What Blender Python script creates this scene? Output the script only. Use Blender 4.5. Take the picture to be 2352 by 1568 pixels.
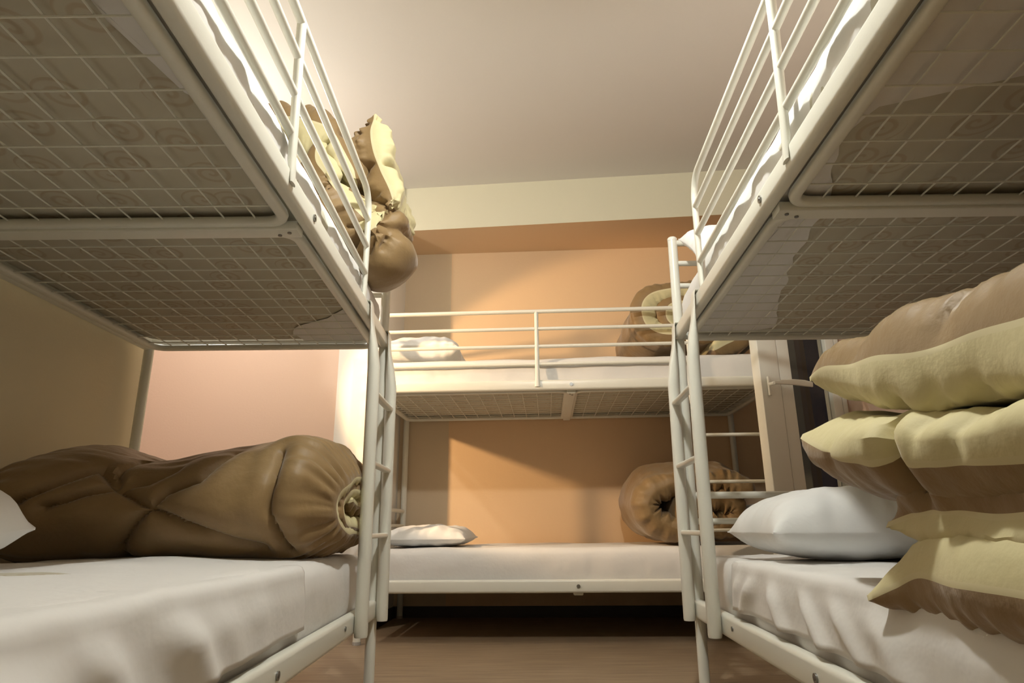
import bpy, bmesh, math, random
from math import sin, cos, pi, sqrt, exp, atan2, radians
from mathutils import Vector, Matrix, noise
random.seed(7)
for o in list(bpy.data.objects): bpy.data.objects.remove(o)
S = bpy.context.scene
COL = S.collection

# ------------------------------------------------------------------ camera
PITCH, ROLL, HCAM = 0.2807, -0.0097, 0.5044
cd = bpy.data.cameras.new('camera'); cam = bpy.data.objects.new('camera', cd); COL.objects.link(cam)
cd.sensor_width = 36.0; cd.lens = 36.0 * 1477.4 / 2352.0; cd.clip_start = 0.02
cam.matrix_world = Matrix.Translation((0, 0, HCAM)) @ Matrix.Rotation(pi / 2 + PITCH, 4, 'X') @ Matrix.Rotation(ROLL, 4, 'Z')
S.camera = cam
cd.dof.use_dof = False

# ------------------------------------------------------------------ world: night outside
w = bpy.data.worlds.new('night'); S.world = w; w.use_nodes = True
w.node_tree.nodes['Background'].inputs[0].default_value = (0.010, 0.012, 0.018, 1)
w.node_tree.nodes['Background'].inputs[1].default_value = 0.5

# ------------------------------------------------------------------ lamps' light
def point(name, loc, power, col, rad):
    l = bpy.data.lights.new(name, 'POINT'); l.energy = power; l.color = col; l.shadow_soft_size = rad
    o = bpy.data.objects.new(name, l); COL.objects.link(o); o.location = loc
    return o
LAMP_A = (0.12, 1.12, 2.07)
LAMP_S = (-1.50, 2.60, 1.44)
LAMP_H = (-1.47, 2.62, 1.93)
point('ceiling_lamp_light', LAMP_A, 38, (1.0, 0.99, 0.93), 0.035)
sp_ = point('wall_lamp_light', LAMP_S, 36, (1.0, 0.60, 0.28), 0.03)
l_ = bpy.data.lights.new('wall_spot', 'SPOT'); l_.energy = 85; l_.color = (1.0, 0.64, 0.33); l_.shadow_soft_size = 0.03; l_.spot_size = radians(60); l_.spot_blend = 0.25
sp_.data = l_; sp_.rotation_euler = (Vector((0.62, 4.02, 1.02)) - Vector(LAMP_S)).to_track_quat('-Z', 'Y').to_euler()
point('wall_lamp_light', LAMP_H, 20, (1.0, 0.96, 0.88), 0.03)

S.view_settings.view_transform = 'Standard'; S.view_settings.look = 'None'
S.view_settings.exposure = 0.38; S.view_settings.gamma = 1.0
S.view_settings.use_curve_mapping = False

# ------------------------------------------------------------------ materials
def mat(name, col, rough=0.6, metal=0.0, bump=None, var=None, spec=0.5, sheen=0.0):
    """bump=(scale,strength,stretch) var=(scale,amount)"""
    m = bpy.data.materials.new(name); m.use_nodes = True
    nt = m.node_tree; b = nt.nodes['Principled BSDF']
    b.inputs['Base Color'].default_value = (*col, 1); b.inputs['Roughness'].default_value = rough
    b.inputs['Metallic'].default_value = metal; b.inputs['Specular IOR Level'].default_value = spec
    if sheen: b.inputs['Sheen Weight'].default_value = sheen; b.inputs['Sheen Roughness'].default_value = 0.4
    tc = nt.nodes.new('ShaderNodeTexCoord')
    if var:
        n = nt.nodes.new('ShaderNodeTexNoise'); n.inputs['Scale'].default_value = var[0]; n.inputs['Detail'].default_value = 5
        nt.links.new(tc.outputs['Object'], n.inputs['Vector'])
        mx = nt.nodes.new('ShaderNodeMix'); mx.data_type = 'RGBA'
        mx.inputs['A'].default_value = (*[c * (1 - var[1]) for c in col], 1)
        mx.inputs['B'].default_value = (*[min(1, c * (1 + var[1])) for c in col], 1)
        nt.links.new(n.outputs['Fac'], mx.inputs['Factor']); nt.links.new(mx.outputs['Result'], b.inputs['Base Color'])
    if bump:
        n = nt.nodes.new('ShaderNodeTexNoise'); n.inputs['Scale'].default_value = bump[0]; n.inputs['Detail'].default_value = 4
        src = tc.outputs['Object']
        if len(bump) > 2:
            mp = nt.nodes.new('ShaderNodeMapping'); mp.inputs['Scale'].default_value = bump[2]
            nt.links.new(src, mp.inputs['Vector']); src = mp.outputs['Vector']
        nt.links.new(src, n.inputs['Vector'])
        bp = nt.nodes.new('ShaderNodeBump'); bp.inputs['Strength'].default_value = bump[1]; bp.inputs['Distance'].default_value = 0.01
        nt.links.new(n.outputs['Fac'], bp.inputs['Height']); nt.links.new(bp.outputs['Normal'], b.inputs['Normal'])
    return m
M_METAL = mat('white_painted_metal', (0.80, 0.80, 0.72), 0.32, bump=(260, 0.03))
M_SHEET = mat('white_cotton', (0.80, 0.79, 0.77), 0.85, bump=(10, 0.55), spec=0.2, sheen=0.1)
M_PILLOW = mat('pillow_cotton', (0.84, 0.85, 0.84), 0.85, bump=(22, 0.25), spec=0.2, sheen=0.1)
M_BROWN = mat('brown_satin_fabric', (0.245, 0.160, 0.070), 0.52, bump=(26, 0.35), var=(3, 0.08), spec=0.4, sheen=0.25)
M_CREAM = mat('cream_olive_fabric', (0.64, 0.58, 0.34), 0.62, bump=(26, 0.30), var=(3, 0.05), spec=0.3, sheen=0.15)
M_PIPE = mat('cream_piping_fabric', (0.66, 0.60, 0.38), 0.7)
M_BOLT = mat('steel_bolt', (0.30, 0.30, 0.29), 0.35, metal=1.0)
M_RUBBER = mat('grey_plastic_foot', (0.45, 0.43, 0.40), 0.6)
M_CEIL = mat('ceiling_paint', (0.75, 0.72, 0.67), 0.9, bump=(60, 0.04))
M_TANL = mat('sand_wall_paint', (0.68, 0.56, 0.40), 0.85, bump=(90, 0.05), spec=0.25)
M_TAN = mat('tan_orange_wall_paint', (0.78, 0.57, 0.36), 0.85, bump=(90, 0.05), spec=0.25)
M_PEACH = mat('peach_wall_paint', (0.76, 0.58, 0.47), 0.85, bump=(90, 0.05), spec=0.25)
M_WHITE = mat('cream_white_wall_paint', (0.80, 0.77, 0.60), 0.85, bump=(90, 0.05), spec=0.25)
M_PIER = mat('white_wall_paint', (0.83, 0.82, 0.78), 0.85, bump=(90, 0.05), spec=0.25)
M_LEFT = mat('cream_wall_paint', (0.70, 0.62, 0.44), 0.85, bump=(90, 0.05), spec=0.25)
M_BASE = mat('dark_baseboard', (0.035, 0.025, 0.022), 0.5)
M_BRASS = mat('satin_metal_handle', (0.75, 0.74, 0.70), 0.3, metal=0.6)

def floor_mat():
    m = bpy.data.materials.new('laminate_floor'); m.use_nodes = True; nt = m.node_tree; b = nt.nodes['Principled BSDF']
    tc = nt.nodes.new('ShaderNodeTexCoord'); mp = nt.nodes.new('ShaderNodeMapping'); mp.inputs['Scale'].default_value = (1.6, 42, 1)
    nt.links.new(tc.outputs['Object'], mp.inputs['Vector'])
    n = nt.nodes.new('ShaderNodeTexNoise'); n.inputs['Scale'].default_value = 2.2; n.inputs['Detail'].default_value = 8; n.inputs['Roughness'].default_value = 0.65
    nt.links.new(mp.outputs['Vector'], n.inputs['Vector'])
    n2 = nt.nodes.new('ShaderNodeTexNoise'); n2.inputs['Scale'].default_value = 1.3; nt.links.new(tc.outputs['Object'], n2.inputs['Vector'])
    ad = nt.nodes.new('ShaderNodeMath'); ad.operation = 'MULTIPLY_ADD'; ad.inputs[1].default_value = 0.3
    nt.links.new(n2.outputs['Fac'], ad.inputs[0]); nt.links.new(n.outputs['Fac'], ad.inputs[2])
    cr = nt.nodes.new('ShaderNodeValToRGB'); nt.links.new(ad.outputs[0], cr.inputs['Fac'])
    e = cr.color_ramp.elements; e[0].position = 0.42; e[0].color = (0.18, 0.12, 0.070, 1); e[1].position = 0.95; e[1].color = (0.48, 0.365, 0.235, 1)
    nt.links.new(cr.outputs['Color'], b.inputs['Base Color']); b.inputs['Roughness'].default_value = 0.42
    bp = nt.nodes.new('ShaderNodeBump'); bp.inputs['Strength'].default_value = 0.12; bp.inputs['Distance'].default_value = 0.004
    nt.links.new(n.outputs['Fac'], bp.inputs['Height']); nt.links.new(bp.outputs['Normal'], b.inputs['Normal'])
    return m
M_FLOOR = floor_mat()

def ticking_mat():
    """mattress underside: grey cream cloth printed with tan spirals"""
    m = bpy.data.materials.new('spiral_print_ticking'); m.use_nodes = True; nt = m.node_tree; b = nt.nodes['Principled BSDF']
    L = nt.links.new
    def math_(op, a, b_=None, c=None):
        n = nt.nodes.new('ShaderNodeMath'); n.operation = op
        for i, v in enumerate((a, b_, c)):
            if v is None: continue
            if isinstance(v, (int, float)): n.inputs[i].default_value = v
            else: L(v, n.inputs[i])
        return n.outputs[0]
    tc = nt.nodes.new('ShaderNodeTexCoord')
    sp = nt.nodes.new('ShaderNodeSeparateXYZ'); L(tc.outputs['Object'], sp.inputs[0])
    cb = nt.nodes.new('ShaderNodeCombineXYZ'); L(math_('MULTIPLY', sp.outputs[0], 7.8), cb.inputs[0]); L(math_('MULTIPLY', sp.outputs[1], 7.8), cb.inputs[1])
    v = nt.nodes.new('ShaderNodeTexVoronoi'); v.voronoi_dimensions = '2D'; v.inputs['Scale'].default_value = 1.0; v.inputs['Randomness'].default_value = 0.75
    L(cb.outputs[0], v.inputs['Vector'])
    df = nt.nodes.new('ShaderNodeVectorMath'); df.operation = 'SUBTRACT'; L(cb.outputs[0], df.inputs[0]); L(v.outputs['Position'], df.inputs[1])
    s2 = nt.nodes.new('ShaderNodeSeparateXYZ'); L(df.outputs[0], s2.inputs[0])
    ang = math_('ARCTAN2', s2.outputs[1], s2.outputs[0])
    r = v.outputs['Distance']
    ph = math_('ADD', math_('MULTIPLY', r, 36.0), ang)
    sn = math_('SINE', ph)
    line = math_('SMOOTH_MIN', math_('MAXIMUM', math_('MULTIPLY_ADD', sn, 1.2, 0.1), 0.0), 1.0, 0.2)
    mask = math_('LESS_THAN', r, 0.33)
    fac = math_('MULTIPLY', math_('MULTIPLY', line, mask), 0.42)
    mx = nt.nodes.new('ShaderNodeMix'); mx.data_type = 'RGBA'; L(fac, mx.inputs['Factor'])
    mx.inputs['A'].default_value = (0.55, 0.52, 0.42, 1); mx.inputs['B'].default_value = (0.38, 0.27, 0.15, 1)
    L(mx.outputs['Result'], b.inputs['Base Color']); b.inputs['Roughness'].default_value = 0.9
    wv = nt.nodes.new('ShaderNodeTexNoise'); wv.inputs['Scale'].default_value = 9; L(tc.outputs['Object'], wv.inputs['Vector'])
    bp = nt.nodes.new('ShaderNodeBump'); bp.inputs['Strength'].default_value = 0.4; bp.inputs['Distance'].default_value = 0.02
    L(wv.outputs['Fac'], bp.inputs['Height']); L(bp.outputs['Normal'], b.inputs['Normal'])
    return m
M_TICK = ticking_mat()

def glass_mat():
    m = bpy.data.materials.new('door_glass'); m.use_nodes = True; nt = m.node_tree; b = nt.nodes['Principled BSDF']
    b.inputs['Base Color'].default_value = (0.42, 0.45, 0.45, 1); b.inputs['Roughness'].default_value = 0.02
    b.inputs['Transmission Weight'].default_value = 1.0; b.inputs['IOR'].default_value = 1.45
    return m
M_GLASS = glass_mat()
def emit_mat(name, col, s):
    m = bpy.data.materials.new(name); m.use_nodes = True; b = m.node_tree.nodes['Principled BSDF']
    b.inputs['Base Color'].default_value = (*col, 1); b.inputs['Emission Color'].default_value = (*col, 1); b.inputs['Emission Strength'].default_value = s
    return m

# ------------------------------------------------------------------ mesh helpers
def link(name, bm, mats, parent=None, smooth=True):
    me = bpy.data.meshes.new(name)
    bmesh.ops.recalc_face_normals(bm, faces=bm.faces[:])
    bm.to_mesh(me); bm.free()
    if not isinstance(mats, (list, tuple)): mats = [mats]
    for m in mats: me.materials.append(m)
    if smooth:
        for p in me.polygons: p.use_smooth = True
        try: me.set_sharp_from_angle(angle=radians(40))
        except Exception: pass
    o = bpy.data.objects.new(name, me); COL.objects.link(o)
    if parent: o.parent = parent
    return o
def thing(name, label, cat, loc=(0, 0, 0), rz=0.0, group=None):
    o = bpy.data.objects.new(name, None); COL.objects.link(o); o.empty_display_size = 0.1
    o.location = loc; o.rotation_euler = (0, 0, rz); o['label'] = label; o['category'] = cat
    if group: o['group'] = group
    return o
def tag(o, label, cat, group=None):
    o['label'] = label; o['category'] = cat
    if group: o['group'] = group
    return o
def struct(name, bm, m, parent=None, smooth=False):
    o = link(name, bm, m, parent, smooth)
    if not parent: o['kind'] = 'structure'
    return o
def copy_tree(o, parent=None):
    c = o.copy(); COL.objects.link(c)
    if parent: c.parent = parent
    for ch in list(o.children): copy_tree(ch, c)
    return c

def box(bm, a, b, bev=0.0):
    x0, y0, z0 = [min(a[i], b[i]) for i in range(3)]; x1, y1, z1 = [max(a[i], b[i]) for i in range(3)]
    v = [bm.verts.new(p) for p in ((x0, y0, z0), (x1, y0, z0), (x1, y1, z0), (x0, y1, z0), (x0, y0, z1), (x1, y0, z1), (x1, y1, z1), (x0, y1, z1))]
    fs = [bm.faces.new([v[i] for i in q]) for q in ((0, 3, 2, 1), (4, 5, 6, 7), (0, 1, 5, 4), (1, 2, 6, 5), (2, 3, 7, 6), (3, 0, 4, 7))]
    if bev > 0:
        es = list({e for f in fs for e in f.edges})
        bmesh.ops.bevel(bm, geom=es, offset=bev, segments=3, profile=0.5, affect='EDGES')
def quad_prism(bm, pts, z0, z1):
    """vertical prism over plan polygon"""
    lo = [bm.verts.new((p[0], p[1], z0)) for p in pts]; hi = [bm.verts.new((p[0], p[1], z1)) for p in pts]
    bm.faces.new(lo[::-1]); bm.faces.new(hi); n = len(pts)
    for i in range(n): bm.faces.new((lo[i], lo[(i + 1) % n], hi[(i + 1) % n], hi[i]))
def sweep(bm, pts, prof, up=Vector((0, 0, 1)), cap=True, scales=None):
    """sweep closed 2D profile [(a,b)] along 3D pts; a = side axis, b = up axis; scales per point (sa,sb)"""
    pts = [Vector(p) for p in pts]; rings = []
    n = len(pts)
    for i, p in enumerate(pts):
        if i == 0: t = pts[1] - pts[0]
        elif i == n - 1: t = pts[-1] - pts[-2]
        else: t = (pts[i + 1] - p).normalized() + (p - pts[i - 1]).normalized()
        t.normalize()
        u = up if abs(t.dot(up)) < 0.95 else (Vector((0, 1, 0)) if abs(t.y) < 0.9 else Vector((1, 0, 0)))
        if up.length > 1.5: u = up.normalized()
        s = t.cross(u).normalized(); u2 = s.cross(t).normalized()
        sa, sb = scales[i] if scales else (1, 1)
        rings.append([bm.verts.new(p + s * a * sa + u2 * b * sb) for a, b in prof])
    m = len(prof)
    for i in range(n - 1):
        for j in range(m):
            bm.faces.new((rings[i][j], rings[i][(j + 1) % m], rings[i + 1][(j + 1) % m], rings[i + 1][j]))
    if cap: bm.faces.new(rings[0][::-1]); bm.faces.new(rings[-1])
def circ(r, n=16): return [(r * cos(2 * pi * k / n), r * sin(2 * pi * k / n)) for k in range(n)]
def rrect(w, h, r, k=4):
    out = []
    for cx, cy, a0 in ((w / 2 - r, h / 2 - r, 0), (-w / 2 + r, h / 2 - r, 90), (-w / 2 + r, -h / 2 + r, 180), (w / 2 - r, -h / 2 + r, 270)):
        for i in range(k + 1):
            a = radians(a0 + 90 * i / k); out.append((cx + r * cos(a), cy + r * sin(a)))
    return out
def tube(bm, pts, r, n=16, **k): sweep(bm, pts, circ(r, n), **k)
def arc_pts(c, ax, ay, r, a0, a1, n):
    c = Vector(c); ax = Vector(ax); ay = Vector(ay)
    return [c + ax * r * cos(radians(a0 + (a1 - a0) * i / n)) + ay * r * sin(radians(a0 + (a1 - a0) * i / n)) for i in range(n + 1)]
def nz(x, y, z=0.0, s=1.0): return noise.noise(Vector((x * s, y * s, z * s)))
def sstep(a, b, x):
    t = max(0, min(1, (x - a) / (b - a))); return t * t * (3 - 2 * t)

# ------------------------------------------------------------------ the room
ZC = 2.60
YB = 4.03  # back wall at x ~ -0.55
def backy(x): return 4.075 - 0.0525 * (x + 0.69)
XA = -0.745                      # alcove left wall
def rwx(y): return 1.415 + 0.0592 * (y - 0.2) + 0.012   # right wall
YR = -1.5
LWX = -1.412
HY0, HY1 = 2.435, 3.61            # hall opening in the left side
def wall(name, pts, z0, z1, m):
    bm = bmesh.new(); quad_prism(bm, pts, z0, z1); return struct(name, bm, m)
bm = bmesh.new(); quad_prism(bm, [(-3.4, YR - .1), (2.1, YR - .1), (2.1, 4.5), (-3.4, 4.5)], -0.08, 0.0); struct('floor', bm, M_FLOOR)
bm = bmesh.new(); quad_prism(bm, [(-3.4, YR - .1), (2.1, YR - .1), (2.1, 4.5), (-3.4, 4.5)], ZC, ZC + 0.08); struct('ceiling', bm, M_CEIL)
wall('wall_back', [(-0.95, backy(-0.95)), (-.405, backy(-.405)), (-.405, backy(-.405) + .1), (-0.95, backy(-0.95) + .1)], 0, ZC, M_TANL)
wall('wall_back', [(-0.405, backy(-0.405)), (1.85, backy(1.85)), (1.85, backy(1.85) + .1), (-0.405, backy(-0.405) + .1)], 0, ZC, M_TAN)
wall('wall_left', [(LWX - .004, YR), (LWX - .004, HY0), (LWX - .12, HY0), (LWX - .12, YR)], 0, ZC, M_LEFT)
wall('wall_hall_near', [(LWX - .12, HY0), (-3.2, HY0), (-3.2, HY0 - .1), (LWX - .12, HY0 - .1)], 0, ZC, M_PEACH)
wall('wall_hall_end', [(-3.2, HY0 - .1), (-3.3, HY0 - .1), (-3.3, HY1 + .1), (-3.2, HY1 + .1)], 0, ZC, M_PEACH)
wall('wall_hall_far', [(-3.2, HY1), (-1.005, HY1), (-1.005, HY1 + .1), (-3.2, HY1 + .1)], 0, ZC, M_PEACH)
# pier between hall and bed alcove, painted white
wall('wall_pier', [(-1.005, HY1 - .002), (-.735, HY1 - .002), (-.715, backy(-.71) + .01), (-1.005, backy(-1) + .01)], 0, ZC, M_PIER)
wall('wall_rear', [(-1.6, YR), (1.7, YR), (1.7, YR - .1), (-1.6, YR - .1)], 0, ZC, M_LEFT)
# right wall with the balcony door opening
DY0, DY1, DZ = 3.05, 3.86, 2.12
def rw(y0, y1, z0, z1, name='wall_right'):
    return wall(name, [(rwx(y0), y0), (rwx(y0) + .14, y0), (rwx(y1) + .14, y1), (rwx(y1), y1)], z0, z1, M_PEACH)
bm = bmesh.new()
for y0, y1, z0, z1 in ((YR, DY0, 0, ZC), (DY0, DY1, DZ, ZC), (DY1, 4.1, 0, ZC)):
    quad_prism(bm, [(rwx(y0), y0), (rwx(y0) + .14, y0), (rwx(y1) + .14, y1), (rwx(y1), y1)], z0, z1)
struct('wall_right', bm, M_PEACH)
# ceiling beam, slightly out of square with the back wall
def beamy(x): return 3.70 - 0.095 * (x + 0.64)
bm = bmesh.new(); quad_prism(bm, [(-0.73, beamy(-.73)), (1.80, beamy(1.80)), (1.80, backy(1.80)), (-0.73, backy(-.73))], 2.302, ZC); o = struct('trim_1', bm, [M_WHITE, M_TAN])
for p in o.data.polygons:
    if p.normal.z < -.9: p.material_index = 1  # underside of the beam: shade and orange bounce painted in as tan
# cornice line of the back wall, thin cove under the beam
bm = bmesh.new(); quad_prism(bm, [(-0.71, backy(-.71) - .012), (1.6, backy(1.6) - .012), (1.6, backy(1.6)), (-0.71, backy(-.71))], 0, 0.062); struct('baseboard_back', bm, M_BASE)
bm = bmesh.new(); quad_prism(bm, [(-0.735, HY1), (-.715, backy(-.71)), (-.703, backy(-.71)), (-.723, HY1)], 0, 0.062); struct('baseboard_pier', bm, M_BASE)
bm = bmesh.new(); quad_prism(bm, [(-3.1, HY1 - .012), (-.723, HY1 - .012), (-.723, HY1 - .002), (-3.1, HY1 - .002)], 0, 0.062); struct('baseboard_hall', bm, M_BASE)
bm = bmesh.new(); quad_prism(bm, [(LWX - .004, YR), (LWX + .008, YR), (LWX + .008, HY0), (LWX - .004, HY0)], 0, 0.062); struct('baseboard_left', bm, M_BASE)
bm = bmesh.new(); quad_prism(bm, [(rwx(YR) - .012, YR), (rwx(YR), YR), (rwx(DY0 - .06), DY0 - .06), (rwx(DY0 - .06) - .012, DY0 - .06)], 0, 0.062); struct('baseboard_right', bm, M_BASE)

# balcony door: frame in the wall, leaf standing open into the room
bm = bmesh.new()
for y0, y1, z0, z1 in ((DY0, DY0 + .05, 0, DZ), (DY1 - .05, DY1, 0, DZ), (DY0, DY1, DZ - .05, DZ)):
    quad_prism(bm, [(rwx(y0) - .012, y0), (rwx(y0) + .09, y0), (rwx(y1) + .09, y1), (rwx(y1) - .012, y1)], z0, z1)
struct('trim_2', bm, M_METAL)
hx, hy = rwx(3.01) - .025, 3.01
fx, fy = 1.117, 2.875
leaf_len = sqrt((hx - fx) ** 2 + (hy - fy) ** 2); la_ = atan2(hy - fy, hx - fx)
bm = bmesh.new()   # local: x from free edge to hinge, y thickness, z up
box(bm, (0, -.028, .02), (.105, .028, 2.08), .004)
leaf = link('door_1', bm, M_METAL); leaf['kind'] = 'structure'; leaf.location = (fx, fy, 0); leaf.rotation_euler = (0, 0, la_)
def dpart(name, a, b, bev=.003, m=M_METAL):
    bm = bmesh.new(); box(bm, a, b, bev); return link(name, bm, m, leaf)
dpart('stile_bead', (.111, -.020, .02), (.178, .026, 2.08))
dpart('stile', (leaf_len - .085, -.028, .02), (leaf_len - .035, .028, 2.08))
dpart('hinge_stile', (leaf_len - .028, -.022, .02), (leaf_len, .022, 2.08))
dpart('bottom_rail', (.105, -.026, .02), (leaf_len - .04, .026, .16))
dpart('top_rail', (.105, -.026, 1.98), (leaf_len - .04, .026, 2.08))
dpart('glass_pane', (.170, -.006, .15), (leaf_len - .08, .006, 1.99), 0, M_GLASS)
dpart('gasket', (.105, -.012, .02), (.112, .02, 2.08), 0, M_BASE)
dpart('gasket', (leaf_len - .036, -.012, .02), (leaf_len - .027, .02, 2.08), 0, M_BASE)
bm = bmesh.new(); box(bm, (.028, -.042, 1.062), (.040, -.028, 1.150), .003)
pl = link('handle_plate', bm, M_METAL, leaf)
bm = bmesh.new()
tube(bm, [(.034, -.04, 1.112), (.036, -.075, 1.112)], .0085, 12)
sweep(bm, [(.030, -.077, 1.112), (.07, -.079, 1.116), (.13, -.080, 1.119), (.19, -.080, 1.117), (.232, -.079, 1.113)], rrect(.010, .026, .004),
      scales=[(1, .55), (1, .8), (1, 1.05), (1, 1.15), (1, .9)])
link('door_handle', bm, M_METAL, leaf)

# lamps
tl = thing('pendant_lamp', 'small pendant lamp hanging over the middle of the aisle', 'lamp', (LAMP_A[0], LAMP_A[1], ZC))
bm = bmesh.new(); tube(bm, [(0, 0, 0), (0, 0, -.02)], .05, 28); link('ceiling_rose', bm, M_METAL, tl)
bm = bmesh.new(); tube(bm, [(0, 0, -.02), (0, 0, LAMP_A[2] - ZC + .14)], .004, 8); link('cord', bm, M_METAL, tl)
bm = bmesh.new()
n_ = 36; rr = [(.025, .15), (.05, .135), (.10, .11), (.17, .085), (.19, .078), (.188, .074), (.168, .080), (.098, .104), (.048, .129), (.022, .144)]
rg_ = [[bm.verts.new((r * cos(2 * pi * k / n_), r * sin(2 * pi * k / n_), LAMP_A[2] - ZC + z)) for k in range(n_)] for r, z in rr]
for i in range(len(rg_)):
    for k in range(n_): bm.faces.new((rg_[i][k], rg_[i][(k + 1) % n_], rg_[(i + 1) % len(rg_)][(k + 1) % n_], rg_[(i + 1) % len(rg_)][k]))
link('lamp_shade', bm, M_METAL, tl)
for LP, lb in ((LAMP_S, 'lower warm wall lamp round the corner in the hall'), (LAMP_H, 'upper white wall lamp round the corner in the hall')):
    wl = thing('wall_lamp', lb, 'lamp', (LP[0] - .02, HY0, LP[2] - .12))
    bm = bmesh.new(); box(bm, (-.03, 0, -.05), (.03, .02, .05), .006); link('plate', bm, M_METAL, wl)
    bm = bmesh.new(); tube(bm, [(0, .02, 0), (0, .16, 0), (.02, .18, .02), (.02, .18, .07)], .008, 12); link('arm', bm, M_METAL, wl)

# ------------------------------------------------------------------ bunk bed
BL, BW = 2.020, 0.9125
HU0, HU1, HG, HP, HL0, HL1 = 1.1495, 1.2015, 1.5593, 1.557, 0.2161, 0.2740
A1, A2, G0, GC, G1, HB = 0.359, 0.0155, 0.423, 1.175, 2.0, 0.2114
PR = 0.0175
RS = 0.0195
def make_bed(label, mir, shear, rack=0.0, ux=0.0, ladx=0.0, g1=G1, group='white metal bunk beds'):
    G1 = g1
    X = lambda x: mir * x
    T = lambda p: (mir * (p[0] + rack * p[1] + ux * p[2]), p[1] + shear * p[2], p[2])
    bed = thing('bunk_bed', label, 'bunk bed', group=group)
    def part(name, build, m=M_METAL, par=None):
        bm = bmesh.new(); build(bm)
        dx = ladx if name.startswith('ladder') else 0
        for v in bm.verts: v.co = Vector(T((v.co.x + dx, v.co.y, v.co.z)))
        return link(name, bm, m, par or bed)
    for ex, x in ((0, PR - PR), (1, BL)):
        xx = PR * .2 if ex == 0 else BL - PR * .2
        for y in (PR, BW - PR):
            def f(bm, xx=xx, y=y):
                tube(bm, [(xx, y, .012), (xx, y, HP - .012)], PR, 20)
                tube(bm, [(xx, y, HP - .014), (xx, y, HP - .004), (xx, y, HP)], PR, 20, scales=[(1.04, 1.04), (1.04, 1.04), (.85, .85)])
            post = part('post', f)
            part('foot', lambda bm, xx=xx, y=y: tube(bm, [(xx, y, 0), (xx, y, .014)], PR * 1.12, 16), M_RUBBER, post)
            for zc in (HU0 + .03, HL0 + .03):     # bracket sleeve
                pass
    xa, xb = PR * .2, BL - PR * .2
    for z0, z1 in ((HU0, HU1), (HL0, HL1)):
        h = z1 - z0; zc = (z0 + z1) / 2
        for y, s in ((.015, 1), (BW - .015, -1)):
            part('side_rail', lambda bm, y=y, h=h, zc=zc: sweep(bm, [(xa, y, zc), (xb, y, zc)], rrect(.030, h, .011)))
        for x in (xa, xb):
            part('end_rail', lambda bm, x=x, h=h, zc=zc: sweep(bm, [(x, PR, zc), (x, BW - PR, zc)], rrect(.024, h * .8, .010)))
        # crossbar under the middle
        part('crossbar', lambda bm, z0=z0: sweep(bm, [(BL / 2, .030, z0 - .001), (BL / 2, BW - .030, z0 - .001)], rrect(.044, .022, .004)))
        # bolts at the middle of the side rails and at the crossbar ends
        for y, d in ((0, -1), (BW, 1)):
            def f(bm, y=y, d=d, zc=zc):
                tube(bm, [(BL / 2, y - d * .002, zc), (BL / 2, y + d * .0035, zc)], .0085, 14)
                tube(bm, [(BL / 2, y + d * .003, zc), (BL / 2, y + d * .0045, zc)], .004, 8)
            part('bolt', f, M_BOLT)
        for y in (.05, .075):
            part('bolt', lambda bm, y=y, z0=z0: tube(bm, [(BL / 2 + (.006 if y < .06 else -.006), y, z0 - .0145), (BL / 2 + (.006 if y < .06 else -.006), y, z0 - .011)], .0045, 10), M_BOLT)
    part('bolt', lambda bm: tube(bm, [(.47, -.003, (HL0 + HL1) / 2 + .004), (.47, .003, (HL0 + HL1) / 2 + .004)], .006, 12), M_BOLT)
    # end frames: horizontal bars
    for x in (xa, xb):
        for z, r in ((HP - .022, .0115), (HP - .105, .0100), (HP - .195, .0100), (.602, .0115), (.517, .0100)):
            part('end_bar', lambda bm, x=x, z=z, r=r: tube(bm, [(x, PR, z), (x, BW - PR, z)], r, 12))
    # guard rail on the aisle side
    R = .075; yg = -.002 + PR * .6; rg = .0105
    def gf(bm):
        pts = [(G0, yg, HU1 - .035), (G0, yg, HU1 + .02), (G0, yg, HG - R)]
        pts += [tuple(p) for p in arc_pts((G0 + R, yg, HG - R), (-1, 0, 0), (0, 0, 1), R, 10, 80, 6)]
        pts += [(G0 + R, yg, HG), (G1 - R, yg, HG)]
        pts += [tuple(p) for p in arc_pts((G1 - R, yg, HG - R), (0, 0, 1), (1, 0, 0), R, 10, 80, 6)]
        pts += [(G1, yg, HG - R), (G1, yg, HU1 + .02), (G1, yg, HU1 - .035)]
        n = len(pts); sc = [(1, 1)] * n
        sc[0] = sc[-1] = (.35, 1.35); sc[1] = sc[-2] = (.8, 1.1)
        sweep(bm, pts, circ(rg, 14), up=Vector((0, 2, 0)), scales=[(b, a) for a, b in sc])
    part('guard_frame', gf)
    part('guard_upright', lambda bm: sweep(bm, [(GC, yg - .012, HU1 - .035), (GC, yg - .006, HU1 + .02), (GC, yg, HG - .06), (GC, yg, HG)], circ(.0105, 12),
         up=Vector((0, 2, 0)), scales=[(1.3, .35), (1.1, .8), (1, 1), (1, 1)]))
    for k in (1, 2, 3):
        part('guard_bar', lambda bm, k=k: tube(bm, [(G0, yg, HG - k * .0925), (G1, yg, HG - k * .0925)], .0092, 12))
    # ladder hung over the rail
    for x in (A2 + .01, A1):
        def st(bm, x=x):
            y = -RS - .001
            pts = [(x, .010, HU1 + .004), (x, -.004, HU1 + .003), (x, -.0065, HU1 - .008), (x, -.008, HU0 + .01), (x, -.010, HU0 - .03), (x, y + .006, HU0 - .09), (x, y, HU0 - .16), (x, y, HB + .006), (x, y, HB)]
            sc = [(1.35, .14), (1.35, .14), (1.35, .14), (1.35, .18), (1.25, .35), (1.08, .8), (1, 1), (1, 1), (.93, .93)]
            sweep(bm, pts, circ(RS, 20), up=Vector((0, 2, 0)), scales=sc)
        part('ladder_stile', st)
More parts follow.
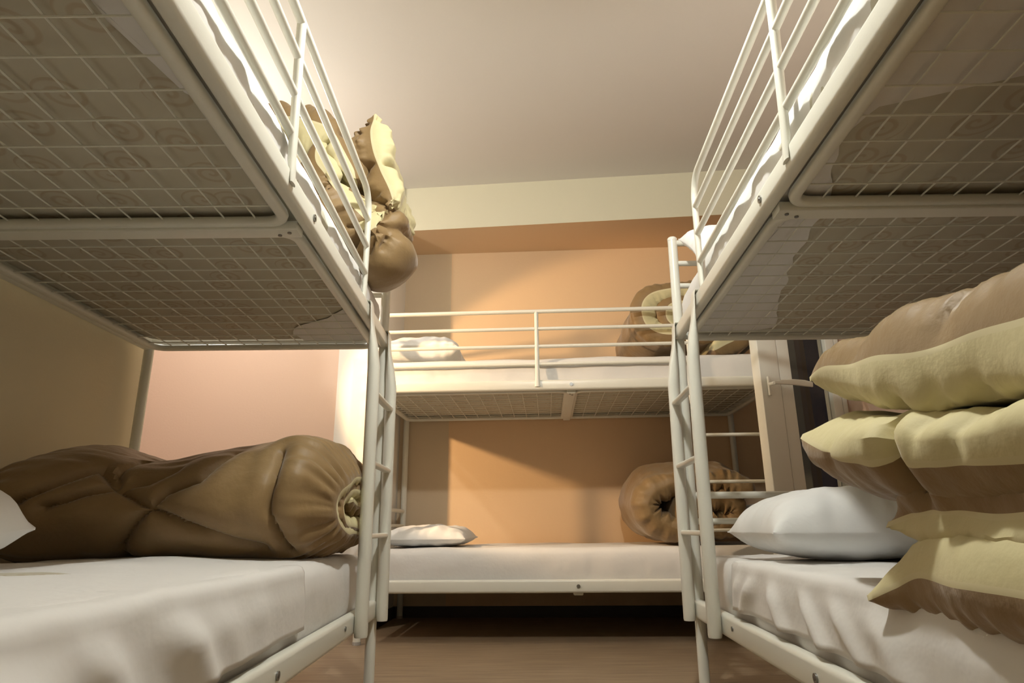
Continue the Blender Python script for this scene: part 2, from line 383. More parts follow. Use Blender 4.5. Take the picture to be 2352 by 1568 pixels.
    for z in (.913, .697, .482):
        part('ladder_rung', lambda bm, z=z: sweep(bm, [(A2 + .01, -RS - .001, z), (A1, -RS - .001, z)], rrect(.026, .015, .006)))
    # two sprung mesh frames per level
    for zt, lvl in ((HU0 + .006, 0), (HL0 + .016, 1)):
        for k in (0, 1):
            x0 = .020 if k == 0 else BL / 2 + .023; x1 = BL / 2 - .023 if k == 0 else BL - .020
            y0, y1 = .050, BW - .050; r = .045
            cs = [(x0 + r, y0 + r, 180, 270), (x1 - r, y0 + r, 270, 360), (x1 - r, y1 - r, 0, 90), (x0 + r, y1 - r, 90, 180)]
            def fr(bm, cs=cs, zt=zt, r=r):
                loop = []
                for cx, cy, a0, a1 in cs:
                    for i in range(6):
                        a = radians(a0 + (a1 - a0) * i / 5); loop.append(Vector((cx + r * cos(a), cy + r * sin(a), zt)))
                prof = rrect(.026, .022, .009, 3); n = len(loop); rings = []
                for i, p in enumerate(loop):
                    t = (loop[(i + 1) % n] - p).normalized() + (p - loop[i - 1]).normalized(); t.normalize()
                    s = t.cross(Vector((0, 0, 1)))
                    rings.append([bm.verts.new(p + s * a + Vector((0, 0, b))) for a, b in prof])
                m = len(prof)
                for i in range(n):
                    for j in range(m):
                        bm.faces.new((rings[i][j], rings[i][(j + 1) % m], rings[(i + 1) % n][(j + 1) % m], rings[(i + 1) % n][j]))
            pf = part('mesh_frame', fr)
            def wires(bm, x0=x0, x1=x1, y0=y0, y1=y1, zt=zt):
                n = 12
                for i in range(1, n):
                    y = y0 + (y1 - y0) * i / n
                    tube(bm, [(x0, y, zt + .004), (x1, y, zt + .004)], .0019, 6)
                n = 13
                for i in range(1, n):
                    x = x0 + (x1 - x0) * i / n
                    tube(bm, [(x, y0, zt), (x, y1, zt)], .0019, 6)
            part('wire_mesh', wires, M_METAL, pf)
    return bed
BX, BY, BA = 1.2978, 3.0425, -0.0515
LX, LY, LA = -0.4589, 2.3162, 0.0207
RX, RY, RA = 0.5809, 2.2553, -0.0558
SQ = {'B': 0.0, 'L': -0.0216, 'R': -0.0475}; SH = {'B': 0.0, 'L': .0035, 'R': .0101}; UX = {'B': 0.0, 'L': -.0044, 'R': .0011}
bedB = make_bed('white metal bunk bed along the back wall, seen side-on', -1, 0.0, 0, 0, .066)
bedB.location = (BX, BY, 0); bedB.rotation_euler = (0, 0, BA)
bedL = make_bed('white metal bunk bed filling the left side of the room', -1, SH['L'], SQ['L'], UX['L'])
bedL.location = (LX, LY, 0); bedL.rotation_euler = (0, 0, pi / 2 + LA)
bedR = make_bed('white metal bunk bed filling the right side of the room', 1, SH['R'], SQ['R'], UX['R'])
bedR.location = (RX, RY, 0); bedR.rotation_euler = (0, 0, -pi / 2 + RA)
FR = {'B': (BX, BY, BA, -1), 'L': (LX, LY, pi / 2 + LA, -1), 'R': (RX, RY, -pi / 2 + RA, 1)}
def W(bed, x, y, z):
    ox, oy, a, m = FR[bed]; X = m * (x + SQ[bed] * y + UX[bed] * z); y += SH[bed] * z
    return Vector((ox + X * cos(a) - y * sin(a), oy + X * sin(a) + y * cos(a), z))

# ------------------------------------------------------------------ mattresses with fitted sheets
def rr_outline(w, h, r, k=6):
    return rrect(w, h, r, k)
def make_mattress(bed, z0, label, th=.135, seed=0, sag=0, wr=1.0, top=False, bulge=()):
    """object centred on its own base; local x along the bed (from ladder end, sign folded in), y depth"""
    ox, oy, a, m = FR[bed]
    c = W(bed, BL / 2, BW / 2, z0)
    root = thing('mattress', label, 'mattress', c, a)
    Lh, Wh = (BL - .055) / 2, (BW - .066) / 2
    def shell(name, grow, zlo, zhi, mats, wrinkle, close_bottom):
        bm = bmesh.new(); nx_, ny_, nzz = 110, 50, 8
        r = .045
        # build as a deformed grid: profile across wraps bottom-edge -> side -> top -> side -> bottom-edge
        def P(u, v):   # u in [-1,1] length, v in [-1,1] width on the top
            return u, v
        rows = []
        # ring loops around outline at successive profile positions, then top fill
        out = []
        K = 10
        base = []
        def outline(n_l, n_w, off, rad):
            pts = []
            Lx, Wy = Lh + off, Wh + off
            for i in range(n_l): pts.append((-Lx + rad + (2 * Lx - 2 * rad) * i / n_l, -Wy))
            for i in range(K): t = pi / 2 * i / K; pts.append((Lx - rad + rad * sin(t), -Wy + rad - rad * cos(t)))
            for i in range(n_w): pts.append((Lx, -Wy + rad + (2 * Wy - 2 * rad) * i / n_w))
            for i in range(K): t = pi / 2 * i / K; pts.append((Lx - rad + rad * cos(t), Wy - rad + rad * sin(t)))
            for i in range(n_l): pts.append((Lx - rad - (2 * Lx - 2 * rad) * i / n_l, Wy))
            for i in range(K): t = pi / 2 * i / K; pts.append((-Lx + rad - rad * sin(t), Wy - rad + rad * cos(t)))
            for i in range(n_w): pts.append((-Lx, Wy - rad - (2 * Wy - 2 * rad) * i / n_w))
            for i in range(K): t = pi / 2 * i / K; pts.append((-Lx + rad - rad * cos(t), -Wy + rad - rad * sin(t)))
            return pts
        prof = [(-.02, zlo)] if close_bottom else [(-.03, zlo - .001)]
        prof += [(-.006, zlo + .004), (0, zlo + .02)]
        hh = zhi - zlo
        prof += [(.004, zlo + hh * .4), (.005, zlo + hh * .6)]
        for i in range(1, 6): t = pi / 2 * i / 5; prof.append((-r + r * cos(t) + .004 * (1 - i / 5), zhi - r + r * sin(t)))
        rings = []
        for off, z in prof: rings.append(([(x, y) for x, y in outline(110, 46, grow + off, .06)], z))
        ins = [.05, .09, .14, .20, .27, .34, .40]
        for d in ins:
            dd = min(d, Wh - .02); rings.append((outline(110, 46, grow - dd, max(.06 - d, .012)), zhi))
        V = []
        for k, (pts, z) in enumerate(rings):
            row = []
            for i, (x, y) in enumerate(pts):
                zz = z; xx, yy = x, y
                if wrinkle:
                    s1 = nz(x + seed, y, z, 4.0) * .008 + nz(x * 2 + seed, y * 5, z, 5.0) * .003 * wrinkle
                    if z > zhi - .01: zz += s1
                    side = max(0, 1 - abs(z - (zlo + hh * .45)) / (hh * .55))
                    n1 = nz(x * 1.0 + seed, z * 1.2, 3.3, 9.0) + .6 * nz(x * 3 + z * 4, seed, z * 2, 8.0)
                    q = side * .007 * wrinkle * n1
                    if abs(y) > Wh - .07: yy += (1 if y > 0 else -1) * q
                    if abs(x) > Lh - .07: xx += (1 if x > 0 else -1) * q
                zz -= sag * (1 - (x / Lh) ** 4) * (1 - min(1, abs(y / Wh)) ** 2) if z > zlo + .03 else 0
                row.append(bm.verts.new((xx, yy, zz)))
            V.append(row)
        n = len(V[0])
        for k in range(len(V) - 1):
            for i in range(n): bm.faces.new((V[k][i], V[k][(i + 1) % n], V[k + 1][(i + 1) % n], V[k + 1][i]))
        for row in V:
            for vv in row: vv.co.x += m * SQ[bed] * vv.co.y
        bm.faces.new(V[-1])
        if close_bottom: bm.faces.new(V[0][::-1])
        return link(name, bm, mats, root)
    RK = m * SQ[bed]
    shell('ticking', -.004, 0.0, th - .004, M_TICK, 0, True)
    shell('fitted_sheet', .002, .002, th, M_SHEET, wr, False)
    return root
ZL, ZU = HL0 + .036, HU0 + .027
mB0 = make_mattress('B', ZL, 'white sheeted mattress on the lower bunk of the back bed', .160, 1.3)
mB1 = make_mattress('B', ZU, 'white sheeted mattress on the upper bunk of the back bed', .150, 4.1)
mL0 = make_mattress('L', ZL, 'white sheeted mattress on the lower bunk of the left bed', .172, 2.2, sag=-.018)
mL1 = make_mattress('L', ZU, 'mattress on the left upper bunk, spiral print seen through the wire mesh', .150, 6.2, wr=2.2)
mR0 = make_mattress('R', ZL, 'white sheeted mattress on the lower bunk of the right bed', .158, 8.8, wr=1.5)
mR1 = make_mattress('R', ZU, 'mattress on the right upper bunk, sheet tucked far under its ticking', .150, 9.7, wr=2.2)

# tucked-under sheet margins seen from below (lying between ticking and wire mesh)
def tuck(par, outline, z=-.0035, nm='sheet_tuck'):
    """outline: list of (x, y) in mattress-local coordinates"""
    bm = bmesh.new(); vs = [bm.verts.new((x, y, 0)) for x, y in outline]
    f = bm.faces.new(vs); bmesh.ops.triangulate(bm, faces=[f])
    for _ in range(3): bmesh.ops.subdivide_edges(bm, edges=[e for e in bm.edges if e.calc_length() > .045], cuts=1)
    for v in bm.verts: v.co.z = z + .0012 * nz(v.co.x * 3, v.co.y * 3, .5, 9)
    return link(nm, bm, M_SHEET, par)
def tl_(x, y, bed='L'):   # bed-local (x from ladder end, y depth) -> mattress local
    m = FR[bed][3]; return (m * (x - BL / 2) + m * SQ[bed] * (y - BW / 2), y - BW / 2)
def edge_poly(bed, pts, y0=.036, wob=.006, seed=0):
    """pts: (x, y_inner) profile; closes along the mattress edge y0"""
    out = []
    for i in range(len(pts) - 1):
        (xa, ya), (xb, yb) = pts[i], pts[i + 1]
        n = max(2, int(abs(xb - xa) / .02) + 1)
        for k in range(n):
            t = k / n; x = xa + (xb - xa) * t; y = ya + (yb - ya) * t + wob * nz(x * 12 + seed, ya, 0, 1.0) * 2
            out.append(tl_(x, y, bed))
    out.append(tl_(pts[-1][0], pts[-1][1], bed)); out.append(tl_(pts[-1][0], y0, bed)); out.append(tl_(pts[0][0], y0, bed))
    return out
tuck(mL1, edge_poly('L', [(.04, .30), (.12, .33), (.22, .26), (.30, .15), (.36, .10), (.44, .04)], wob=.012, seed=3))
tuck(mL1, edge_poly('L', [(1.12, .038), (1.35, .06), (1.43, .07), (1.45, .085), (1.50, .075), (1.56, .11), (1.64, .12), (1.75, .16), (1.9, .2), (1.98, .24)], wob=.008))
tuck(mR1, edge_poly('R', [(.04, .26), (.08, .33), (.14, .32), (.45, .24), (.70, .18), (.97, .165), (1.15, .10), (1.25, .072), (1.33, .10), (1.37, .20), (1.42, .33), (1.46, .45), (1.98, .50)], wob=.008, seed=5))

# ------------------------------------------------------------------ comforters
def resample(pts, n):
    """pts: tuples (a, b, thick) -> n evenly spaced, Catmull-Rom smoothed"""
    P = [Vector(p) for p in pts]; dense = []
    for i in range(len(P) - 1):
        p0 = P[max(i - 1, 0)]; p1 = P[i]; p2 = P[i + 1]; p3 = P[min(i + 2, len(P) - 1)]
        for k in range(12):
            t = k / 12
            dense.append(.5 * ((2 * p1) + (p2 - p0) * t + (2 * p0 - 5 * p1 + 4 * p2 - p3) * t * t + (3 * p1 - p0 - 3 * p2 + p3) * t ** 3))
    dense.append(P[-1]); L = [0]
    for i in range(1, len(dense)): L.append(L[-1] + (dense[i].xy - dense[i - 1].xy).length)
    out = []; j = 0
    for k in range(n):
        s = L[-1] * k / (n - 1)
        while j < len(L) - 2 and L[j + 1] < s: j += 1
        f = (s - L[j]) / max(1e-9, L[j + 1] - L[j]); out.append(dense[j].lerp(dense[j + 1], min(1, f)))
    return out, L[-1]
def quilt(name, pieces, axlen, frame, label=None, ns=150, nt=60, edge=.055, sseam=.33, tseams=(), rip=.006, wr=.010, seed=0, post=None,
          mo=None, mi=None, mp=None, group=None, base=None, ends=(1, 1), hs=(0,), sends=(1, 1)):
    """pieces: list of paths; each path is a list of (a,b,thick). frame(a,b,t)->world Vector. outer side = left normal of the path"""
    bm = bmesh.new()
    for pi_, path in enumerate(pieces):
        P, Ls = resample(path, ns)
        # t samples denser at the ends
        ts = [axlen * (.5 - .5 * cos(pi * k / (nt - 1))) * .5 + axlen * k / (nt - 1) * .5 for k in range(nt)]
        nrm = []
        for i in range(ns):
            d = (P[min(i + 1, ns - 1)] - P[max(i - 1, 0)]).xy.normalized(); nrm.append(Vector((-d.y, d.x)))
        O, I = [], []
        for i in range(ns):
            s = Ls * i / (ns - 1); ro, ri = [], []
            ds = min(s if sends[0] else 9, (Ls - s) if sends[1] else 9)
            for t in ts:
                dt = min(t if ends[0] else 9, (axlen - t) if ends[1] else 9)
                pf = sqrt(max(0, 1 - (1 - min(1, ds / edge)) ** 2)) * sqrt(max(0, 1 - (1 - min(1, dt / edge)) ** 2))
                q = 1.0
                if sseam:
                    w_ = abs(((s + .03 * nz(t * 3, seed, 0, 1)) / sseam + .5) % 1 - .5) * sseam
                    q *= 1 - .55 * exp(-(w_ / .016) ** 2) - .22 * exp(-(w_ / .06) ** 2)
                for tt in tseams:
                    w_ = abs(t - tt - .012 * nz(s * 4, seed, 1, 1)); q *= 1 - .5 * exp(-(w_ / .014) ** 2) - .2 * exp(-(w_ / .05) ** 2)
                h = P[i].z * pf * q * (1 + .16 * nz(s * 4 + seed * 3, t * 4, seed, 1.0))
                # gathers radiating from hem
                g = rip * exp(-dt / .07) * (sin(s * 130 + 5 * nz(s * 9, seed, 0, 1)) * .6 + nz(s * 60, t * 9, seed, 1.0)) * min(1, dt / .012)
                g += rip * exp(-ds / .07) * (sin(t * 120 + 5 * nz(t * 9, seed, 0, 1)) * .6 + nz(t * 60, s * 9, seed, 1.0)) * min(1, ds / .012) if ds < .3 else 0
                n0 = wr * (nz(s * 5 + seed, t * 5, 1, 1.0) + .5 * nz(s * 13, t * 7 + seed, 2, 1.0) + .35 * nz(s * 30, t * 9 + seed, 2.5, 1.0)) * pf
                n1 = wr * (nz(s * 5 + seed, t * 5, 7, 1.0) + .5 * nz(s * 13, t * 7 + seed, 8, 1.0) + .35 * nz(s * 30, t * 9 + seed, 9.5, 1.0)) * pf
                bow = .010 * nz(s * 7 + seed, t * 6, 4, 1.0)
                tm = t + .014 * nz(s * 6 + seed, 0, 2.2, 1.0) * exp(-dt / .1)
                a, b = P[i].x, P[i].y; n = nrm[i]
                hk = hs[pi_ % len(hs)] * (exp(-(dt / edge) ** 2) + exp(-(ds / edge) ** 2)) * min(1, P[i].z / .08); a -= n.x * hk; b -= n.y * hk
                ho = .004 + h * .5 + n0 + g; hi_ = .004 + h * .5 + n1 - g * .6
                ho = max(.003, ho); hi_ = max(.003, hi_)
                ro.append(bm.verts.new(frame(a + n.x * (ho + bow), b + n.y * (ho + bow), tm)))
                ri.append(bm.verts.new(frame(a - n.x * (hi_ - bow), b - n.y * (hi_ - bow), tm)))
            O.append(ro); I.append(ri)
        for i in range(ns - 1):
            for j in range(nt - 1):
                f = bm.faces.new((O[i][j], O[i][j + 1], O[i + 1][j + 1], O[i + 1][j])); f.material_index = 0
                f = bm.faces.new((I[i][j], I[i + 1][j], I[i + 1][j + 1], I[i][j + 1])); f.material_index = 1
        for i in range(ns - 1):
            f = bm.faces.new((O[i][0], O[i + 1][0], I[i + 1][0], I[i][0])); f.material_index = 2
            f = bm.faces.new((O[i][-1], I[i][-1], I[i + 1][-1], O[i + 1][-1])); f.material_index = 2
        for j in range(nt - 1):
            f = bm.faces.new((O[0][j], I[0][j], I[0][j + 1], O[0][j + 1])); f.material_index = 2
            f = bm.faces.new((O[-1][j], O[-1][j + 1], I[-1][j + 1], I[-1][j])); f.material_index = 2
    if post: post(bm)
    c = Vector(base) if base else Vector((0, 0, 0))
    for v in bm.verts: v.co -= c
    me_o = link(name, bm, [mo or M_BROWN, mi or M_CREAM, mp or M_PIPE])
    me_o.location = c
    if label: tag(me_o, label, 'comforter', group)
    return me_o
def crease(bm, polys, depth, width, facing=Vector((0, -1, 0)), plane=(0, 2), lim=.15):
    """press stitched furrows into the side of the mesh that faces `facing`"""
    bm.normal_update()
    bmesh.ops.recalc_face_normals(bm, faces=bm.faces[:]); bm.normal_update()
    segs = []
    for poly in polys:
        for i in range(len(poly) - 1): segs.append((Vector(poly[i]), Vector(poly[i + 1])))
    mv = {}
    for v in bm.verts:
        nd = v.normal.dot(facing)
        if nd < lim: continue
        p = Vector((v.co[plane[0]], v.co[plane[1]])); dmin = 9
        for a, b in segs:
            ab = b - a; t = max(0, min(1, (p - a).dot(ab) / ab.length_squared)); d = (p - a - ab * t).length
            if d < dmin: dmin = d
        k = depth * (exp(-(dmin / width) ** 2) + .45 * exp(-(dmin / (width * 3.5)) ** 2) - .25 * exp(-((dmin - width * 6) / (width * 4)) ** 2))
        mv[v] = v.normal * (-k) * min(1, nd * 2)
    for v, d in mv.items(): v.co += d

# 1. lower left: big brown folded comforter lying across the foot end
def spiral(A, B, turns, rho0, n=60, th=.88, a0=0.0, flat=.75, sgn=1):
    """from the outside in; oval spiral path; returns (a,b,thickness)"""
    out = []; drho = (1 - rho0) / turns
    for i in range(n + 1):
        f = i / n; ang = a0 + sgn * 2 * pi * turns * f; rho = (1 - drho * .5) - (1 - drho * .5 - rho0) * f
        c, s = cos(ang), sin(ang)
        x = A * rho * (abs(c) ** flat) * (1 if c > 0 else -1); y = B * rho * (abs(s) ** flat) * (1 if s > 0 else -1)
        gap = drho * sqrt((A * c) ** 2 + (B * s) ** 2)
        out.append((x, y, min(gap * th, .13)))
    return out
def fL0(a, b, t):
    # a along Y (away), b up, t from the aisle end (0) towards the wall
    x = -.455 - t
    env = .80 + .11 * exp(-((t - .10) / .17) ** 2) - .10 * exp(-((t - .52) / .14) ** 2) + .02 * exp(-((t - .85) / .2) ** 2)
    endp = 1 - .10 * max(0, 1 - t / .06)
    z = .443 + (b + .168) * env * endp
    y = 1.90 + a * (1.02 - .1 * max(0, 1 - t / .08)) + .05 * sin(t * 3.2) - .06 * t
    return Vector((x, y, z))
pin = [(-.02, -.015, .05), (.10, -.02, .07), (.19, -.03, .07), (.255, -.0, .06), (.20, .045, .08), (.05, .055, .09), (-.09, .035, .10), (-.150, -.025, .09), (-.10, -.085, .08), (.05, -.10, .075), (.24, -.10, .06)]
pout = [(.27, .10, .05), (.22, .135, .07), (.08, .145, .09), (-.08, .125, .11), (-.19, .07, .13), (-.235, -.02, .14), (-.20, -.105, .12), (-.08, -.150, .09), (.10, -.155, .07), (.27, -.15, .06)]
pin.reverse(); pout.reverse()
def postL0(bm):
    C = [[(-.600, .70), (-.590, .62), (-.592, .54), (-.570, .47), (-.55, .43)],
         [(-1.30, .50), (-1.16, .60), (-1.06, .665), (-.99, .615)], [(-.99, .615), (-1.02, .66), (-1.00, .72)],
         [(-.99, .615), (-.90, .565), (-.80, .515), (-.68, .47), (-.62, .455)], [(-.99, .43), (-.92, .52), (-.86, .60), (-.78, .63), (-.74, .70)],
         [(-.99, .615), (-1.05, .60), (-1.13, .56)], [(-.99, .615), (-.92, .63), (-.87, .66)]]
    crease(bm, C, .020, .007)
quilt('comforter', [pout, pin], .90, fL0, 'large brown comforter rolled across the foot of the left lower bunk', ns=220, nt=130, edge=.075, sseam=0, rip=.018, wr=.014, hs=(.05, .015), seed=2.0,
      post=postL0, base=(-.9, 1.83, .43), ends=(1, 1), sends=(1, 1))

# 2. upper left: comforter folded on edge, standing at the foot and bulging over the aisle side
def postL1(bm):
    F = Vector((.35, -.9, -.2))
    crease(bm, [[(-.52, 1.44), (-.46, 1.455), (-.41, 1.50), (-.39, 1.56)], [(-.50, 1.40), (-.45, 1.43), (-.40, 1.44)], [(-.44, 1.50), (-.47, 1.56), (-.52, 1.60)],
                [(-.42, 1.38), (-.40, 1.42)], [(-.56, 1.52), (-.60, 1.60)], [(-.47, 1.36), (-.44, 1.40)]], .014, .007, F)
def fL1(a, b, t):
    return Vector((a - .02 * t, 1.905 + t + .015 * nz(a * 6, b * 6, 1, 1) - (.10 * sstep(-.48, -.60, a)) + .03 * sstep(1.45, 1.6, b), b + .05 * t))
p1 = [(-.428, 1.53, .06), (-.436, 1.59, .11), (-.458, 1.67, .14), (-.482, 1.75, .15), (-.505, 1.83, .14), (-.515, 1.885, .09)]
p2 = [(-.435, 1.62, .07), (-.408, 1.54, .11), (-.394, 1.46, .14), (-.420, 1.392, .17), (-.48, 1.40, .21), (-.57, 1.48, .20), (-.66, 1.59, .16), (-.73, 1.69, .08)]
p3 = [(-.90, 1.84, .09), (-.80, 1.82, .15), (-.70, 1.79, .19), (-.60, 1.76, .18), (-.56, 1.70, .12), (-.54, 1.62, .08)]
p4 = [(-.45, 1.50, .08), (-.50, 1.56, .10), (-.56, 1.63, .10), (-.62, 1.69, .08)]
quilt('comforter', [p1, p2, p3], .335, fL1, 'brown and cream comforter piled on the left upper bunk, spilling over its edge', ns=130, nt=80, post=postL1, edge=.06, sseam=.17, rip=.011, wr=.020, hs=(.020, .06, -.01), seed=5.0,
      base=(-.6, 2.05, 1.34))

# 3. right lower bunk near the camera: comforter folded into four thick layers
YT = 0
def fR0(a, b, t):
    b = .504 + (b - .504) * .95
    b -= .006 * exp(-(t / .05) ** 2) if b < .475 else 0
    a *= .94
    return Vector((.528 - .0558 * (1.2 - a) + .02 * exp(-((b - .515) / .02) ** 2) - .035 * exp(-((b - .61) / .05) ** 2) + t + .02 * nz(a * 5, b * 4, 2, 1), a - .03, b))
pa = [(1.225, .764, .085), (1.10, .757, .12), (.95, .735, .14), (.80, .712, .145), (.66, .702, .145), (.50, .70, .14), (.36, .69, .13), (.28, .635, .12), (.36, .575, .12), (.50, .568, .13), (.66, .566, .135), (.80, .570, .135),
      (.95, .586, .13), (1.08, .612, .12), (1.18, .638, .10), (1.265, .664, .06)]
pb = [(1.045, .500, .05), (.98, .515, .085), (.80, .515, .09), (.60, .505, .09), (.42, .50, .08), (.35, .475, .07), (.42, .440, .09), (.60, .434, .115), (.80, .440, .125), (.95, .444, .115), (1.03, .424, .08), (1.09, .402, .05)]
def postR0(bm):
    F = Vector((-1, 0, 0))
    crease(bm, [[(.845, .545), (.835, .60), (.85, .655)]], .022, .006, F, (1, 2))
    crease(bm, [[(.79, .60), (.77, .65)], [(.72, .58), (.70, .64)], [(1.02, .60), (1.01, .64)], [(.95, .76), (.93, .80)], [(.74, .74), (.71, .79)]], .008, .014, F, (1, 2))
pa.reverse(); pb.reverse()
quilt('comforter', [[(a, b, c) for a, b, c in pa], [(a, b, c) for a, b, c in pb]], .68, fR0, 'thick comforter folded in brown and cream layers on the right lower bunk',
      ns=230, nt=80, edge=.06, sseam=0, rip=.0045, wr=.014, post=postR0, seed=8.0, base=(.9, .8, .42), sends=(1, 1))

# 4. upper back bunk: oval roll, end towards the room
def fB1(a, b, t):
    p = W('B', .42 - a, .06 + t, 1.325 + .205 + b); return p
path = spiral(.40, .205, 1.8, .16, th=.95, a0=radians(-75), flat=.8, sgn=1)
path = [(1.0 * a, b - (.0 if k > 8 else 0), c) for k, (a, b, c) in enumerate(path)]
def fB1b(a, b, t): return W('B', .40 - a, .05 + t, 1.325 + .215 + b)
# outside-in, counter-clockwise -> left normal points inwards, so swap colours
quilt('comforter', [path], .78, fB1b, 'brown comforter with cream inside, rolled on the back upper bunk', ns=330, nt=44, edge=.05, sseam=.0, rip=.008, wr=.009, hs=(.02,), seed=11.0,
      mo=M_CREAM, mi=M_BROWN, base=tuple(W('B', .40, .45, 1.33)))

# 5. lower back bunk: thick roll with a puckered end
def fB0(a, b, t):
    lift = 1 + .22 * sstep(0, .5, t)
    return W('B', .44 - a, .07 + t, .418 + .175 * lift + b * lift)
path = [(a + .07 * (k / 60), b - .05 * (k / 60), c) for k, (a, b, c) in enumerate(spiral(.39, .175, 1.9, .10, th=1.04, a0=radians(20), flat=.9, sgn=1))]
quilt('comforter', [path], .74, fB0, 'brown comforter rolled up with a puckered end on the back lower bunk', ns=300, nt=60, edge=.10, sseam=0, rip=.020, wr=.010, seed=14.0,
      mo=M_BROWN, mi=M_BROWN, mp=M_BROWN, base=tuple(W('B', .44, .45, .42)))

# ------------------------------------------------------------------ pillows
def pillow(label, center, w_, d_, h_, rot=(0, 0, 0), seed=0, crush=0.0):
    bm = bmesh.new(); n = 56; m = 40
    top, bot = [], []
    for i in range(n + 1):
        u = -1 + 2 * i / n; rt, rb = [], []
        for j in range(m + 1):
            v = -1 + 2 * j / m
            # pillow outline pulls in between the corners
            x = u * (w_ / 2) * (1 - .10 * (1 - v * v) ** 1 * abs(u) ** 3) ; y = v * (d_ / 2) * (1 - .12 * (1 - u * u) * abs(v) ** 3)
            x = u * (w_ / 2) * (1 - .07 * (1 - v * v)); y = v * (d_ / 2) * (1 - .09 * (1 - u * u))
            f = (max(0, 1 - u ** 4) ** .62) * (max(0, 1 - v ** 4) ** .62)
            e = min(1 - abs(u), 1 - abs(v)); g = exp(-e / .16)
            wv = .013 * (nz(x * 9 + seed, y * 9, 1, 1) + .6 * nz(x * 20 + seed, y * 20, 3, 1)) + .006 * g * sin((u * 22 if abs(v) > abs(u) else v * 18) + 4 * nz(x * 8, y * 8, seed, 1))
            wv *= min(1, f * 3)
            zt = h_ * .62 * f + wv; zb = -h_ * .38 * f - wv * .4
            k = .003 * (1 if f < .01 else 0)
            rt.append(bm.verts.new((x, y, zt + .002))); rb.append(bm.verts.new((x, y, zb - .002)))
        top.append(rt); bot.append(rb)
    for i in range(n):
        for j in range(m):
            bm.faces.new((top[i][j], top[i + 1][j], top[i + 1][j + 1], top[i][j + 1])); bm.faces.new((bot[i][j], bot[i][j + 1], bot[i + 1][j + 1], bot[i + 1][j]))
    for i in range(n):
        bm.faces.new((top[i][0], bot[i][0], bot[i + 1][0], top[i + 1][0])); bm.faces.new((top[i][m], top[i + 1][m], bot[i + 1][m], bot[i][m]))
    for j in range(m):
        bm.faces.new((top[0][j], top[0][j + 1], bot[0][j + 1], bot[0][j])); bm.faces.new((top[n][j], bot[n][j], bot[n][j + 1], top[n][j + 1]))
    for v in bm.verts: v.co.z += h_ * .38
    o = link('pillow', bm, M_PILLOW); o.location = center; o.rotation_euler = rot
    return tag(o, label, 'pillow')
pillow('white pillow at the left end of the back upper bunk', tuple(W('B', 1.80, .42, 1.336)), .44, .62, .18, (0, 0, BA), 1)
pillow('white pillow lying flat at the left end of the back lower bunk', tuple(W('B', 1.76, .40, .414)), .44, .58, .10, (0, 0, BA), 2)
pillow('plump white pillow on the right lower bunk beside its ladder', (.905, 1.78, .418), .56, .42, .175, (0, 0, -.06), 3)
pillow('white pillow propped up at the foot of the right upper bunk', (.88, 2.07, 1.385), .54, .30, .13, (radians(38), 0, -.06), 4)
pillow('white pillow whose corner pokes in at the left frame edge', (-1.055, .96, .440), .50, .42, .18, (radians(4), radians(3), .35), 5)

for o in list(COL.objects):
    g = {'mattress': 'mattresses on the bunks', 'pillow': 'white pillows', 'comforter': 'folded brown comforters', 'wall_lamp': 'hall wall lamps'}.get(o.name.split('.')[0])
    if g and not o.parent: o['group'] = g
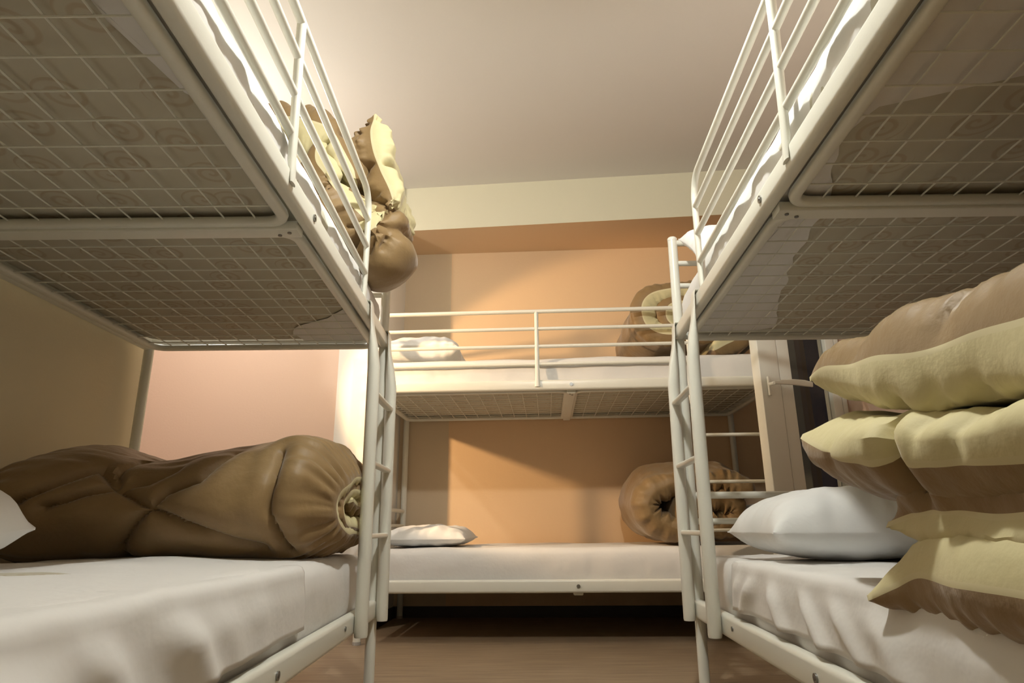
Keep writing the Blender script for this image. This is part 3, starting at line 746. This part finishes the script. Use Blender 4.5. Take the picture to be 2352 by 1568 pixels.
# ------------------------------------------------------------------ loose top sheets draped over the aisle side
def drape(name, bed, x0, x1, ztop, label, zbot, inner, hem_skew, folds, seed, nfold=1.0):
    """flat sheet on the mattress top, falling down its aisle side"""
    bm = bmesh.new(); nu, nv = 150, 60; G = []
    R = .018; yedge = .026
    Ltop = inner; Lside = ztop - zbot
    for i in range(nu + 1):
        u = i / nu; row = []
        for j in range(nv + 1):
            v = j / nv; s = v * (Ltop + pi / 2 * R + Lside)
            x = x0 + (x1 - x0) * u
            side = 0
            if s < Ltop: y = yedge + R + (Ltop - s); z = ztop
            elif s < Ltop + pi / 2 * R:
                a = (s - Ltop) / R; y = yedge + R - R * sin(a); z = ztop - R + R * cos(a)
            else:
                side = (s - Ltop - pi / 2 * R) / Lside; y = yedge; z = ztop - R - (s - Ltop - pi / 2 * R) * (1 - R / Lside)
            dn = sstep(0, .5, side) if side > 0 else 0
            x += hem_skew * side * exp(-((u - (0 if hem_skew < 0 else 0)) / .15) ** 2)
            fo = folds(x, z, side)
            y -= .002 + fo * dn + .006 * dn * (1 + nz(x * 7 + seed, z * 5, 0, 1))
            z += .004 + (.003 * nz(x * 6 + seed, y * 8, 0, 1) + .0025 * nz(x * 16, y * 4 + seed, 0, 1)) * (1 - dn)
            row.append(bm.verts.new(W(bed, x, y, z)))
        G.append(row)
    for i in range(nu):
        for j in range(nv): bm.faces.new((G[i][j], G[i + 1][j], G[i + 1][j + 1], G[i][j + 1]))
    c = W(bed, (x0 + x1) / 2, .1, ztop)
    for v in bm.verts: v.co -= c
    o = link(name, bm, M_SHEET); o.location = c
    md = o.modifiers.new('thickness', 'SOLIDIFY'); md.thickness = .0015; md.offset = 1
    return tag(o, label, 'bed sheet', 'loose top sheets')
def foldsL(x, z, s):
    f = 0
    for c, k, wd, am in ((1.42, .9, .05, .022), (1.60, .8, .04, .016), (1.27, .7, .07, .014), (1.78, 1.0, .07, .02), (1.1, .2, .06, .008)):
        f += am * exp(-((x - c - k * (z - .42)) / wd) ** 2)
    return f
def foldsR(x, z, s):
    f = 0
    for c, k, wd, am in ((.62, .75, .035, .020), (.72, -.9, .030, .016), (.90, -1.1, .028, .018), (1.04, -1.2, .03, .012), (.50, .3, .03, .012), (1.2, -.9, .05, .012)):
        f += am * exp(-((x - c - k * (z - .40)) / wd) ** 2)
    return f
drape('top_sheet', 'L', .80, 1.98, ZL + .170, 'loose white sheet spread over the left lower mattress, falling down its aisle side', .29, .52, .0, foldsL, 3)
drape('top_sheet', 'R', .42, 1.985, ZL + .158, 'creased white sheet falling down the aisle side of the right lower mattress', .29, .60, .0, foldsR, 7)
